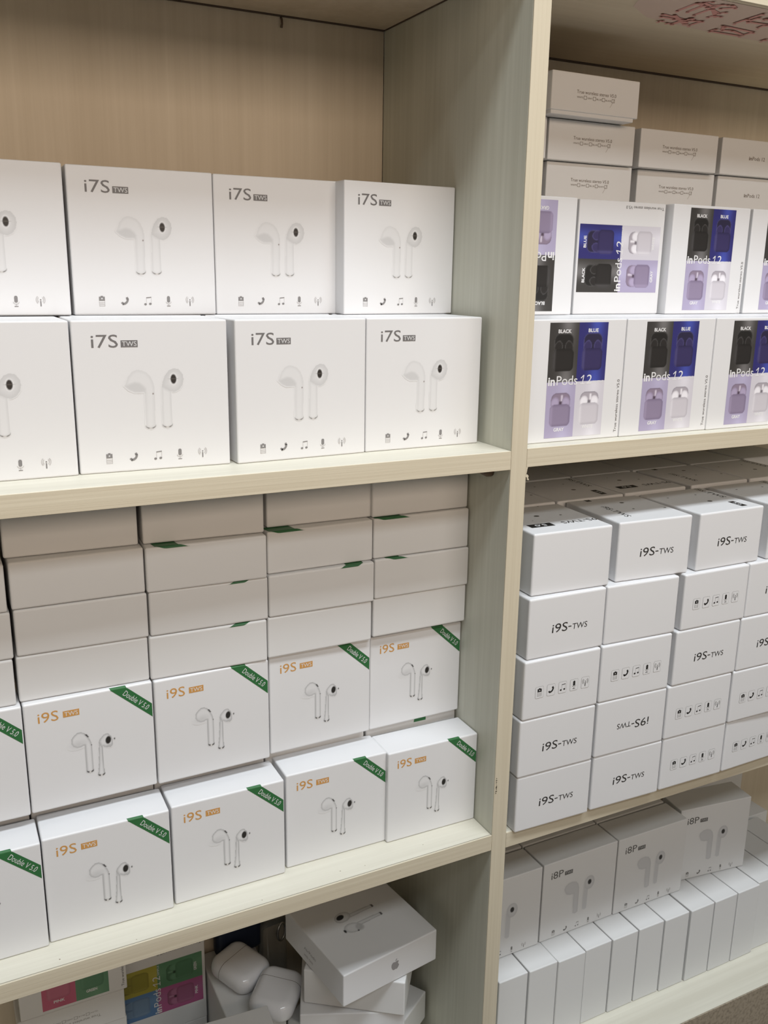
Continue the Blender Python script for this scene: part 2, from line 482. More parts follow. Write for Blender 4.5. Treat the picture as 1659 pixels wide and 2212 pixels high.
def icon_row(xs, y, sc, colD, colL, frames=False, frcol=None):
    p = Print()
    b, ph, no, mi, an = xs
    L = 1
    if frames:
        for x in xs:
            p.rounded(x-4.2, y-5.3, x+4.2, y+5.3, 1.3, frcol, 0)
            p.rounded(x-3.95, y-5.05, x+3.95, y+5.05, 1.1, CARD, 1)
        L = 2
    k = sc
    # battery
    p.rect(b-2.1*k, y+0.3*k, b+2.1*k, y+3.2*k, colD, L); p.rect(b-0.8*k, y+3.2*k, b+0.8*k, y+3.8*k, colD, L)
    p.rect(b-0.5*k, y+1.4*k, b+0.5*k, y+2.2*k, CARD, L+1)
    p.rect(b-2.1*k, y-3.6*k, b-1.85*k, y+0.3*k, colL, L); p.rect(b+1.85*k, y-3.6*k, b+2.1*k, y+0.3*k, colL, L)
    for j in range(3): p.rect(b-2.1*k, y-(1.2+1.15*j)*k, b+2.1*k, y-(0.85+1.15*j)*k, colL, L)
    # phone receiver
    p.arc(ph-1.4*k, y+1.6*k, 3.6*k, 1.5*k, -95, 5, colD, L)
    p.poly([(ph-2.9*k, y-1.2*k), (ph-1.3*k, y-2.9*k), (ph-0.4*k, y-1.6*k), (ph-1.7*k, y-0.4*k)], colD, L)
    p.poly([(ph+1.0*k, y+1.2*k), (ph+2.9*k, y+1.4*k), (ph+2.2*k, y+3.2*k), (ph+0.8*k, y+2.6*k)], colD, L)
    # notes
    p.ell(no-1.7*k, y-2.2*k, 1.0*k, 0.8*k, colD, L, 12); p.ell(no+1.9*k, y-1.9*k, 1.0*k, 0.8*k, colD, L, 12)
    p.rect(no-1.0*k, y-2.2*k, no-0.75*k, y+2.6*k, colL, L); p.rect(no+2.6*k, y-1.9*k, no+2.85*k, y+3.0*k, colL, L)
    p.poly([(no-1.0*k, y+2.2*k), (no+2.85*k, y+2.6*k), (no+2.85*k, y+3.2*k), (no-1.0*k, y+2.8*k)], colD, L)
    # microphone
    p.rounded(mi-1.15*k, y-0.9*k, mi+1.15*k, y+3.8*k, 1.1*k, colD, L)
    p.arc(mi, y+0.2*k, 2.1*k, 0.4*k, 195, 345, colL, L); p.rect(mi-0.2*k, y-3.2*k, mi+0.2*k, y-1.8*k, colL, L)
    p.rect(mi-1.3*k, y-3.7*k, mi+1.3*k, y-3.2*k, colD, L)
    # antenna
    p.rect(an-0.4*k, y-3.4*k, an+0.4*k, y+0.2*k, colD, L); p.ell(an, y+1.1*k, 0.5*k, 0.45*k, colD, L, 10)
    for s_ in (0, 180):
        p.arc(an, y+1.1*k, 2.0*k, 0.55*k, s_-50, s_+50, colL, L); p.arc(an, y+1.1*k, 3.0*k, 0.55*k, s_-50, s_+50, colL, L)
    return p

# --- large boxes with the pale earbuds
W7, H7, D7 = 0.100, 0.09846, 0.058
body7 = carton_mesh('carton', W7, D7, H7, M['card'])
p = Print()
p.text('i7S', 11.8, 81.4, w=16.6, h=8.0, col=GREY)
p.rect(30.1, 81.4, 40.8, 85.8, GREY)
p.text('TWS', 30.9, 82.1, w=9.2, h=3.0, col=tone(0.93), layer=1)
name7 = p.mesh('product_name')
icons7 = icon_row((18.8, 34.4, 50.3, 65.2, 80.7), 9.5, 0.95, s2l(130, 128, 128), PALE).mesh('feature_icons')
c = Canvas(29, 25, 72, 69, 0.36)
bud = [(43.9, 51.9), (43.8, 45), (43.6, 29), (46.6, 27.7), (49.6, 29.3), (50, 45.2), (50.2, 53.8), (49.5, 58.1), (47.9, 61.9), (45.4, 64.8), (42.4, 66.1), (39.4, 66.7), (36.3, 65.5), (33.5, 62.2), (31.8, 57.5), (31.3, 56.4), (33.5, 54.2), (37.3, 52.4), (40.4, 52.2), (43, 52.5)]
sd = c.sd_poly(bud); c.put(sd, tone(0.955), 0.6); c.shade(sd, tone(0.80), 2.0, 0.55)
und = c.sd_poly([(31.3, 56.4), (34.1, 57.6), (37.7, 58.8), (40.7, 58.2), (43.2, 56.2), (44.7, 54.1), (43.9, 51.9), (43, 52.5), (40.4, 52.2), (37.3, 52.4), (33.5, 54.2)])
c.put(und, tone(0.80), 0.9)
st = c.sd_poly([(54.9, 55.3), (54.6, 29.4), (57.7, 27.9), (60.9, 29.5), (60.8, 52)]); c.put(st, tone(0.965), 0.5); c.shade(st, tone(0.78), 1.6, 0.6)
hd = c.sd_poly([(55.2, 55.3), (55.7, 58.3), (57.3, 62.2), (60.1, 65.8), (63.3, 67), (66.4, 66.4), (69, 63.1), (69.5, 59.7), (68.7, 56.2), (66.3, 53), (63.5, 51.6), (60.8, 52)])
c.put(hd, tone(0.92), 0.5); c.shade(hd, tone(0.74), 4.5, 0.75)
c.put(c.sd_ell(62.9, 60.1, 2.5, 3.9), tone(1.08), 0.4); c.put(c.sd_ell(62.9, 60.1, 1.95, 3.2), s2l(48, 44, 42), 0.3)
c.put(c.sd_ell(62.9, 60.3, 1.7, 0.2), s2l(95, 90, 85), 0.3)
c.put(c.sd_ell(49.1, 50.9, 0.4, 0.5), s2l(110, 90, 85), 0.25)
for x0, y0 in ((46.65, 29.2), (57.75, 29.4)):
    cr = np.maximum(c.sd_ell(x0, y0+0.6, 3.3, 2.1), -c.sd_ell(x0, y0+1.6, 3.6, 2.4))
    c.put(cr, s2l(95, 90, 86), 0.25); c.put(np.maximum(cr, np.abs(c.X-x0)-0.9), s2l(215, 212, 208), 0.4)
pic7 = c.mesh('earbud_picture')

def thing(name, label, body, loc, rz, parts, group=None, cat='box', sx=1.0):
    o = add_obj(name, body, None, loc, rz)
    if sx != 1.0: o.scale = (sx, 1, 1)
    tag(o, label, cat, group)
    for nm, me_, lb in parts:
        q = add_obj(nm, me_, o)
        if lb: q['label'] = lb
    return o

P7 = [('product_name', name7, 'grey lettering and badge'), ('earbud_picture', pic7, 'pale picture of two earbuds'), ('feature_icons', icons7, 'row of five grey icons')]
ORD = ['beside the divider', 'second from the divider', 'third from the divider', 'cut off at the left edge']
POS7 = {'T0': (-0.4008, 0.0984, 0.000), 'T1': (-0.2980, 0.1032, -0.011), 'T2': (-0.1966, 0.1054, -0.015), 'T3': (-0.1006, 0.0894, 0.053),
        'B0': (-0.4121, 0.0374, 0.000), 'B1': (-0.3109, 0.0384, -0.028), 'B2': (-0.2064, 0.0328, 0.046), 'B3': (-0.1056, 0.0382, 0.016)}
for k, (x, y, a) in POS7.items():
    top = k[0] == 'T'
    thing('earbud_box', 'large white box with pale earbud picture, %s row, %s' % ('upper' if top else 'lower', ORD[3-int(k[1])]),
          body7, (x, y, ZL1+(H7+0.0004 if top else 0.0001)), a, P7, 'large white earbud boxes on the upper left shelf')
for x in (-0.412, -0.309, -0.2065, -0.1045):
    thing('earbud_box', 'plain back row box behind the large white earbud boxes', body7, (x, 0.1025, ZL1+0.0001), 0, [], 'hidden back row on the upper left shelf')

# --- boxes with orange lettering and green corner ribbon
W9, H9, D9 = 0.08806, 0.08324, 0.0331
body9 = carton_mesh('carton', W9, D9, H9, M['card'], 0.0013)
ORANGE, GREEN = s2l(202, 150, 84), s2l(48, 106, 60)
p = Print()
p.text('i9S', 8.9, 67.8, w=13.6, h=7.4, col=ORANGE)
p.rect(25.5, 68.7, 36.5, 73.4, ORANGE); p.text('TWS', 26.5, 69.5, w=9.0, h=3.0, col=tone(1.0), layer=1)
name9 = p.mesh('product_name')
p = Print()
p.poly([(58.8, 82.0), (70.2, 82.0), (87.2, 66.2), (87.2, 55.7)], GREEN)
p.text('Double V 5.0', 66.6, 77.3, w=22.5, h=4.0, col=tone(0.92), layer=1, ang=-43)
rib9 = p.mesh('corner_ribbon')
c = Canvas(27, 15, 62, 57, 0.36)
EDG = tone(0.48)
sd = c.sd_poly([(38.6, 44.3), (38.6, 23.8), (40.9, 21.9), (43.4, 22.7), (43.4, 43), (42.7, 46.5), (41.1, 50.2), (38.9, 53.4), (36.7, 54.8), (33.9, 54.8), (31.3, 52.8), (29.8, 50.7), (29.6, 47.4), (30.7, 45.2), (33.2, 43.5), (35.7, 43.5), (37.6, 44.3)])
c.put(sd, tone(0.98), 0.3); c.shade(sd, EDG, 1.5, 0.75)
c.put(c.sd_ell(34.5, 45.8, 4.0, 2.0, 10), tone(0.72), 2.0, 0.6)
c.put(c.sd_poly([(38.9, 52.6), (40.2, 52.6), (41.8, 50.0), (40.7, 50.0)]), s2l(60, 58, 58), 0.25)
c.put(c.sd_ell(43.1, 43.6, 0.35, 0.5), s2l(90, 88, 88), 0.2)
st = c.sd_poly([(48.2, 44.4), (47.9, 37.2), (47.3, 27.3), (46.4, 19.3), (48.6, 17.4), (50.9, 18.8), (50.4, 29.9), (50.5, 40.1)])
c.put(st, tone(0.96), 0.3); c.shade(st, EDG, 1.3, 0.8)
hd = c.sd_poly([(48.2, 44.4), (49.1, 46.7), (51.7, 49.4), (54.6, 50), (56.9, 47.3), (57.9, 43.7), (57.6, 40.5), (56.3, 38.8), (53, 39.4), (51.1, 40.6), (49.8, 40.3)])
c.put(hd, tone(0.97), 0.3); c.shade(hd, EDG, 1.8, 0.7)
c.put(c.sd_ell(55.3, 40.2, 1.6, 1.0), tone(0.6), 0.8, 0.7)
c.put(c.sd_ell(54.8, 44.6, 1.95, 3.0, -8), s2l(42, 40, 38), 0.3); c.put(c.sd_ell(59.2, 44.7, 0.5, 0.7), s2l(80, 78, 76), 0.25)
for x0, y0 in ((41.0, 23.4), (48.65, 18.8)):
    cr = np.maximum(c.sd_ell(x0, y0+0.3, 2.5, 1.7), -c.sd_ell(x0, y0+1.5, 2.6, 1.7))
    c.put(cr, s2l(75, 72, 70), 0.25); c.put(np.maximum(cr, np.abs(c.X-x0)-0.6), s2l(225, 222, 218), 0.3)
pic9 = c.mesh('earbud_picture')
def ribbon_wrap(x0, x1, r, h, lean, back, col, o_=0.00012):
    """ribbon end that follows the rounded upper edge from the front onto the top"""
    prof = [(-o_, h-r-0.0002)]+[(r-(r+o_)*math.cos(math.radians(t_)), h-r+(r+o_)*math.sin(math.radians(t_))) for t_ in (0, 20, 45, 70, 90)]+[(r+back, h+o_)]
    vs_, fs = [], []
    for i, (y_, z_) in enumerate(prof):
        dx = lean*i/(len(prof)-1)
        vs_ += [(x0+dx, y_, z_), (x1+dx, y_, z_)]
        if i: fs.append((2*i-2, 2*i-1, 2*i+1, 2*i))
    me_ = bpy.data.meshes.new('ribbon_end'); me_.from_pydata(vs_, [], fs)
    ca = me_.color_attributes.new('ink', 'FLOAT_COLOR', 'POINT')
    ca.data.foreach_set('color', np.array([(*col, 1.0)]*len(vs_), 'f').ravel()); me_.materials.append(M['ink'])
    return me_
ribt9 = ribbon_wrap(0.0588, 0.0700, 0.0013, H9, -0.001, 0.0005, GREEN)
P9 = [('product_name', name9, 'orange lettering and badge'), ('earbud_picture', pic9, 'picture of two white earbuds'), ('corner_ribbon', rib9, 'green ribbon with white lettering'), ('ribbon_end', ribt9, 'green ribbon end folded over the top')]
POS9 = {'b0': (-0.4447, 0.0245, 0), 'b1': (-0.3556, 0.0270, -0.011), 'b2': (-0.2655, 0.0287, 0), 'b3': (-0.1743, 0.0333, -0.009), 'b4': (-0.0866, 0.0288, -0.010),
        's0': (-0.4473, 0.0461, 0), 's1': (-0.3583, 0.0471, 0.017), 's2': (-0.2693, 0.0475, 0.020), 's3': (-0.1792, 0.0534, 0.022), 's4': (-0.0889, 0.0600, 0.012)}
ORD5 = ['beside the divider', 'second from the divider', 'third from the divider', 'fourth from the divider', 'cut off at the left edge']
ZS = -0.16557
for k, (x, y, a) in POS9.items():
    z = ZL2+0.0001 if k[0] == 'b' else (ZS if k != 's4' else -0.1680)
    thing('earbud_box', 'white box with green corner ribbon, %s standing row, %s' % ('front' if k[0] == 'b' else 'rear', ORD5[4-int(k[1])]),
          body9, (x, y, z), a, P9, 'white earbud boxes with green ribbons', sx=0.975 if k == 'b4' else 1.0)
# flat stacks
WF, HF, DF = 0.08826, 0.03305, 0.083
bodyF = carton_mesh('carton', WF, DF, HF, M['card_soft'], 0.0014)
POSF = {'r11': (-0.3594, 0.0520, -0.007), 'r12': (-0.2705, 0.0499, -0.023), 'r13': (-0.1807, 0.0503, 0.009), 'r14': (-0.0894, 0.0545, 0.009),
 'r21': (-0.3584, 0.0517, -0.013), 'r22': (-0.2690, 0.0501, -0.018), 'r23': (-0.1795, 0.0499, -0.004), 'r24': (-0.0889, 0.0532, 0.005),
 'r31': (-0.3590, 0.0521, -0.006), 'r32': (-0.2700, 0.0490, -0.028), 'r33': (-0.1789, 0.0532, 0.012), 'r34': (-0.0894, 0.0553, -0.004),
 'r41': (-0.3607, 0.0615, -0.034), 'r42': (-0.2695, 0.0573, -0.050), 'r43': (-0.1756, 0.0632, -0.017), 'r44': (-0.0894, 0.0582, -0.004),
 'r10': (-0.4498, 0.0495, 0.0), 'r20': (-0.4488, 0.0500, 0.0), 'r30': (-0.4500, 0.0500, 0.0), 'r40': (-0.4545, 0.0600, -0.03)}
RIBT = {'r32': (.17, .36), 'r33': (.115, .35), 'r34': (.115, .38), 'r22': (.655, .79), 'r23': (.66, .83), 'r24': (.21, .35), 'r12': (.66, .79)}
LAY = {1: 'bottom', 2: 'second', 3: 'third', 4: 'top'}
for k, (x, y, a) in POSF.items():
    lay, cc = int(k[1]), int(k[2])
    parts = []
    if k in RIBT:
        u0_, u1_ = [q*WF*1000 for q in RIBT[k]]
        lean = -0.010 if u0_ < 45 else 0.007
        parts.append(('ribbon_end', ribbon_wrap(u0_/1000, u1_/1000, 0.0014, HF, lean, 0.012, s2l(44, 96, 56)), 'green printed ribbon end on the upper edge'))
    thing('flat_box', 'plain white box lying flat, %s layer of the stack, %s' % (LAY[lay], ORD5[4-cc]), bodyF,
          (x, y, ZS+H9+0.0004+(lay-1)*(HF+0.0004)), a, parts, 'plain white boxes stacked flat')
# stacks behind the front row that carry the rear row
HB = (ZS-ZL2-0.0012)/3
bodyB = carton_mesh('carton', WF, DF, HB-0.0002, M['card_soft'], 0.0014)
for cc, x in enumerate((-0.4475, -0.3580, -0.2690, -0.1795, -0.0892)):
    for lay in range(3):
        parts = []
        if lay == 2 and cc == 4:
            p = Print(); p.poly([(46, 24), (58, 24), (58, 30.4), (47, 30.4)], s2l(45, 110, 60))
            parts.append(('ribbon_end', p.mesh('ribbon_end'), 'green ribbon end'))
        lb = 'white box lying flat between the two standing rows beside the divider, a sliver showing' if (lay == 2 and cc == 4) else 'plain white box buried flat behind the front standing row'
        thing('flat_box', lb, bodyB, (x, 0.0655, ZL2+0.0001+lay*HB), 0, parts, 'flat boxes under the rear standing row')

# --- four-colour boxes on the upper right shelf
WP, HP, DP = 0.09678, 0.09651, 0.034
bodyP = carton_mesh('carton', WP, DP, HP, M['card'], 0.0010)
def pod_picture(cols, res=0.5):
    """57 x 90 mm colour panel: two dark quarters above, two light below"""
    c = Canvas(0, 0, 57.3, 90.6, res)
    hw, mid = 28.65, 44.5
    quads = [(0, mid, hw, 90.6, 0), (hw, mid, 57.3, 90.6, 1), (0, 0, hw, mid, 2), (hw, 0, 57.3, mid, 3)]
    for x0, y0, x1, y1, i in quads:
        b_, g_, cs, li = cols[i]
        ins = (c.X >= x0) & (c.X <= x1) & (c.Y >= y0) & (c.Y <= y1)
        u = (c.X-x0)/(x1-x0); v = (c.Y-y0)/(y1-y0)
        w = np.exp(-((u-0.62)/0.22)**2)*(0.25+0.75*np.abs(2*v-1))
        col = np.array(b_)*(1-w[..., None])+np.array(g_)*w[..., None]
        c.C[ins] = col[ins]
        cx0, cx1 = x0+0.15*hw, x0+0.85*hw
        up_ = i < 2
        yb_, yt_, yl_ = ((y0+0.19*mid, y0+0.575*mid, y0+0.845*mid) if up_ else (y0+0.205*mid, y0+0.595*mid, y0+0.80*mid))
        lid = c.sd_box(cx0+0.8, yt_-5, cx1-0.8, yl_, 5.2)
        c.put(lid, li[0], 0.4); c.shade(lid, li[1], 1.0, 0.7)
        cxm = (cx0+cx1)/2
        if up_:
            for s_ in (-1, 1):
                e = c.sd_ell(cxm+s_*5.2, yt_+1.2, 3.9, 5.4, s_*12)
                c.put(e, cs[0], 0.4); c.shade(e, cs[2], 0.9, 0.55)
        else:
            c.put(c.sd_box(cxm+0.2, yt_-1, cxm+2.0, yl_-1.5, 0.8), li[2], 0.6)
            for s_ in (-1, 1):
                e = c.sd_ell(cxm+s_*5.4, yt_+1.4, 4.0, 4.6, s_*22)
                c.put(e, cs[2], 0.5); c.shade(e, cs[0], 1.6, 0.6)
            c.put(c.sd_box(cxm-1.4, yt_-1, cxm+1.4, yt_+2.6, 0.3), cs[3], 0.5)
        bd = c.sd_box(cx0, yb_, cx1, yt_, 4.0)
        c.put(bd, cs[0], 0.35); c.shade(bd, cs[1], 2.4, 0.7)
        c.put(np.maximum(bd, (c.X-cx0-2.4)), cs[2], 0.9, 0.5)
    return c
K_, B_, G_, Wt = s2l(62, 60, 58), s2l(52, 50, 110), s2l(170, 162, 190), s2l(205, 202, 210)
COLS = [(K_, s2l(118, 116, 116), (s2l(44, 42, 41), s2l(34, 33, 32), s2l(92, 90, 90), s2l(25, 25, 25)), (s2l(38, 37, 36), s2l(80, 79, 78), s2l(70, 70, 70))),
        (B_, s2l(72, 84, 172), (s2l(58, 52, 92), s2l(44, 40, 72), s2l(92, 88, 140), s2l(25, 25, 45)), (s2l(46, 42, 66), s2l(84, 82, 130), s2l(70, 70, 110))),
        (G_, s2l(182, 176, 205), (s2l(142, 130, 155), s2l(118, 106, 132), s2l(172, 160, 188), s2l(86, 72, 88)), (s2l(140, 126, 145), s2l(110, 96, 116), s2l(205, 196, 212))),
        (Wt, s2l(222, 220, 228), (s2l(202, 198, 205), s2l(176, 172, 180), s2l(236, 234, 240), s2l(120, 114, 122)), (s2l(170, 164, 172), s2l(130, 126, 136), s2l(235, 232, 238)))]
podC = pod_picture(COLS)
def title_print(col):
    p = Print()
    p.text('in', 1.0, 42.0, w=6.6, h=7.0, col=col, bold=0.03, layer=1)
    p.text('Pods', 9.2, 42.0, w=20.5, h=7.2, col=col, layer=1)
    p.line([(33.2, 46.8), (36.0, 49.2), (34.8, 42.4)], 0.8, col, 1).line([(32.8, 42.3), (37.2, 42.3)], 0.7, col, 1)
    p.text('2', 38.6, 42.0, w=5.2, h=7.3, col=col, layer=1, shear=0.1)
    p.text('SIMPLE', 44.8, 42.6, w=11.2, h=1.9, col=col, layer=1)
    return p
def names_print(items, col):
    return [Print().text(t_, x_, y_, w=w_, h=2.85, col=col, bold=0.025, layer=1) for t_, x_, y_, w_ in items]
def pod_letters():
    return [title_print(tone(1.05))]+names_print((('BLACK', 8.2, 82.6, 12.6), ('BLUE', 37.6, 83.0, 10.0), ('GRAY', 9.0, 5.2, 10.2), ('WHITE', 37.2, 6.2, 11.2)), tone(1.08))
def letter_parts(L_, ang, dx, dy):
    return [('title_lettering' if i == 0 else 'colour_name', q_.moved(ang, dx, dy).mesh('title_lettering' if i == 0 else 'colour_name'), 'white lettering' if i == 0 else None) for i, q_ in enumerate(L_)]
def canvas_print(cv, ang, dx, dy, name, mirror=False):
    """place a picture panel rotated on the box front"""
    X0, Y0, NX, NY = cv.X.copy(), cv.Y.copy(), cv.nx, cv.ny
    c_, s_ = math.cos(math.radians(ang)), math.sin(math.radians(ang))
    cv.X, cv.Y = X0*c_-Y0*s_+dx, X0*s_+Y0*c_+dy
    me_ = cv.mesh(name, 0.00010, keep_all=True)
    cv.X, cv.Y = X0, Y0
    return me_
LETT = pod_letters()
SIDE = Print().text('True wureless stereo V5.0', 0, 0, w=43.5, h=2.5, col=s2l(95, 93, 92))
def pod_parts(ang):
    if ang == 0:
        return [('colour_picture', canvas_print(podC, 0, 20.4, 3.5, 'colour_picture'), 'panel with black, blue, lavender and white charging cases'),
                ('side_lettering', SIDE.moved(90, 93.6, 4.4).mesh('side_lettering'), 'small grey lettering running upward')]+letter_parts(LETT, 0, 20.4, 3.5)
    if ang == 90:   # panel lying on its side, reading upward
        return [('colour_picture', canvas_print(podC, 90, 92.5, 19.0, 'colour_picture'), 'panel turned sideways with four charging cases'),
                ('side_lettering', SIDE.moved(180, 94.4, 93.0).mesh('side_lettering'), 'small grey lettering upside down')]+letter_parts(LETT, 90, 92.5, 19.0)
    return [('colour_picture', canvas_print(podC, 180, 76.2, 93.6, 'colour_picture'), 'upside-down panel with four charging cases'),
                ('side_lettering', SIDE.moved(-90, 3.6, 92.2).mesh('side_lettering'), 'small grey lettering running downward')]+letter_parts(LETT, 180, 76.2, 93.6)
PP = {a: pod_parts(a) for a in (0, 90, 180)}
GP = 'white boxes with four-colour panels on the upper right shelf'
for (x, y, a, z, rot, lb) in (
    (0.0203, 0.0151, 0, ZR1+0.0001, 0, 'box with upright four-colour panel, lower row, beside the divider'),
    (0.1175, 0.0145, -0.004, ZR1+0.0001, 0, 'box with upright four-colour panel, lower row, second from the divider'),
    (0.2144, 0.0130, 0, ZR1+0.0001, 0, 'box with upright four-colour panel, lower row, cut by the right edge'),
    (0.0165, 0.0835, 0, ZR1+HP+0.0004, 180, 'box with upside-down four-colour panel, upper row, half behind the divider'),
    (0.1197, 0.0890, -0.006, ZR1+HP+0.0004, 90, 'white box with four-colour panel turned sideways, upper row'),
    (0.2195, 0.0813, 0.012, ZR1+HP+0.0004, 0, 'box with upright four-colour panel, upper row, right of the sideways one'),
    (0.3205, 0.0830, 0.0, ZR1+HP+0.0004, 0, 'white box with four-colour panel, upper row, sliver at the right edge')):
    thing('earbud_box', lb, bodyP, (x, y, z), a, PP[rot], GP)
for x in (0.0195, 0.1180, 0.2160, 0.3140):
    for j in range(4):
        if x > 0.31 and False: continue
        thing('earbud_box', 'plain box hidden behind the lower row of four-colour boxes', bodyP, (x, 0.0515+0.0348*j, ZR1+0.0001), 0, [], 'hidden back rows on the upper right shelf')
    thing('earbud_box', 'plain box hidden behind the upper row of four-colour boxes', bodyP, (x, 0.1265, ZR1+HP+0.0004), 0, [], 'hidden back rows on the upper right shelf')
thing('earbud_box', 'box with upright four-colour panel just beyond the right edge, lower row', bodyP, (0.3120, 0.0135, ZR1+0.0001), 0, PP[0], GP)
# flat ones behind
HU, DU = 0.03389, 0.088
bodyU = carton_mesh('carton', WP, DU, HU, M['card_soft'], 0.0009)
INKT = s2l(120, 108, 96)
p = Print()
p.text('True wureless stereo V5.0', 26.8, 18.2, w=43.6, h=2.7, col=INKT)
x = 27.0
for wd, ww in (('WHITE', 7.0), ('GRAY', 5.6), ('BLUE', 5.6), ('BLACK', 6.4)):
    p.text(wd, x, 14.6, w=ww, h=1.3, col=INKT); x += ww+0.5
    p.rect(x, 13.9, x+3.2, 14.2, INKT); p.rect(x, 16.5, x+3.2, 16.8, INKT); p.rect(x, 13.9, x+0.35, 16.8, INKT); p.rect(x+2.85, 13.9, x+3.2, 16.8, INKT)
    x += 4.0
tick = [(x-5.6, 9.8), (x-3.6, 12.8), (x-0.6, 17.4)]
p.line(tick, 0.25, s2l(150, 138, 126))
spec = p.mesh('spec_lettering')
p = Print(); p.text('in', 37.5, 15.2, w=4.2, h=3.4, col=INKT, bold=0.02); p.text('Pods 12', 42.4, 15.2, w=17, h=3.4, col=INKT)
specS = p.mesh('spec_lettering')
ZU = 0.27064
FL = [('U0', 0.0150, 0.1330, 0.0, 0, None, 'bottom layer, sliver beside the divider'), ('U1', 0.1153, 0.1328, -0.002, 0, spec, 'bottom layer, with check boxes, left column'), ('U2', 0.2230, 0.1369, -0.014, 0, spec, 'bottom layer, with check boxes, middle column'), ('U3', 0.3235, 0.1345, 0, 0, specS, 'bottom layer, right column'),
      ('V0', 0.0138, 0.1250, 0.0, 1, None, 'second layer, sliver beside the divider'), ('V1', 0.1115, 0.1275, 0.004, 1, spec, 'second layer, with check boxes, left column'), ('V2', 0.2159, 0.1283, -0.002, 1, spec, 'second layer, with check boxes, middle column'), ('V3', 0.3195, 0.1293, 0, 1, specS, 'second layer, right column'),
      ('W0', 0.0118, 0.1190, 0.0, 2, None, 'top layer, sliver beside the divider')]
for nm, x, y, a, lay, sp_, lb in FL:
    thing('flat_box', 'flat white box behind the four-colour boxes, '+lb, bodyU, (max(x, T+0.0005), y, ZU+lay*(HU+0.0004)), a, sx={'U0': 0.995, 'V0': 0.955, 'W0': 0.845}.get(nm, 1.0), parts=
          ([('spec_lettering', sp_, 'small grey lettering')] if sp_ else []), group='flat white boxes at the back of the upper right shelf')
zW = ZU+2*(HU+0.0004)
lidW = carton_mesh('lid', WP, DU, HU-0.0032, M['card_soft'], 0.0009)
for v in lidW.vertices: v.co.z += 0.0034
o = thing('flat_box', 'topmost white flat box with check boxes, lid slightly lifted, against the top board', lidW, (0.1003, 0.1115, zW), 0.020, [('spec_lettering', spec, 'small grey lettering')], 'flat white boxes at the back of the upper right shelf')
tray = carton_mesh('tray', WP-0.005, DU-0.004, 0.008, M['card_soft'], 0.0008)
q = add_obj('tray', tray, o, (0.0012, 0.0012, 0.0002))

# --- white cartons with black lettering on the middle right shelf
WT, HT, DT = 0.07811, 0.05287, 0.0795
bodyT = carton_mesh('carton', WT, DT, HT, M['card'], 0.0016)
body3 = carton_mesh('carton', WT, 0.057, HT, M['card'], 0.0016)
BLK = s2l(52, 51, 50)
p = Print(); p.text('i9S', 23.6, 20.6, w=15.6, h=7.6, col=BLK, shear=0.06); p.rect(40.2, 23.4, 43.4, 24.3, BLK); p.text('TWS', 44.2, 20.8, w=15.4, h=5.0, col=BLK, shear=0.06)
nameT_p = p; nameT = p.mesh('product_name')
nameTu = p.moved(180, 83.0, 49.2).mesh('product_name')
iconT = icon_row((15.8, 27.5, 39.4, 51.4, 63.2), 23.7, 1.0, s2l(42, 41, 40), s2l(150, 149, 148), True, s2l(165, 164, 163)).mesh('feature_icons')
def top_print(mode):
    p, pb = Print(), Print()
    q = Print(); q.text('i9S-TWS', 0, 0, w=37, h=6.0, col=s2l(60, 59, 58))
    bd = Print(); bd.rect(0, 0, 23, 9.0, s2l(35, 34, 34)); bd.text('5.0', 6, 2.0, w=11, h=5.0, col=tone(1.0), layer=1, bold=0.02)
    dots = [(34, 48, 2.0), (56, 44, 1.0), (54, 76, 0.8), (30, 62, .6), (22, 36, .5)]
    if mode == 0:    # reads from behind
        p.polys += q.moved(180, 79, 25).polys; pb = bd.moved(180, 32, 26)
        for x_, y_, r_ in dots: p.ell(x_, y_, r_*1.3, r_, s2l(90, 86, 82), n=12)
    elif mode == 1:  # turned on its side
        p.polys += q.moved(-90, 18, 52).polys; pb = bd.moved(-90, 18, 86, 0.6)
        for x_, y_, r_ in ((46, 58, 1.8), (42, 36, 1.0), (72, 30, 1.1)): p.ell(x_, y_, r_*1.3, r_, s2l(90, 86, 82), n=12)
    else:
        p.polys += q.moved(-90, 66, 76).polys; pb = bd.moved(-90, 57, 24, 0.75)
        for x_, y_, r_ in ((44, 33, 2.0), (50, 57, 0.9), (16, 58, 0.9), (70, 60, .8)): p.ell(x_, y_, r_*1.3, r_, s2l(90, 86, 82), n=12)
    cl_ = (1.6, 1.6, WT*1000-1.6, DT*1000-1.6)
    return [('top_lettering', p.clip(*cl_).mesh('top_lettering', 'top', HT), 'black lettering on the lid'), ('top_badge', pb.clip(*cl_).mesh('top_badge', 'top', HT), 'black badge on the lid')]
TOPS = [top_print(k) for k in range(3)]
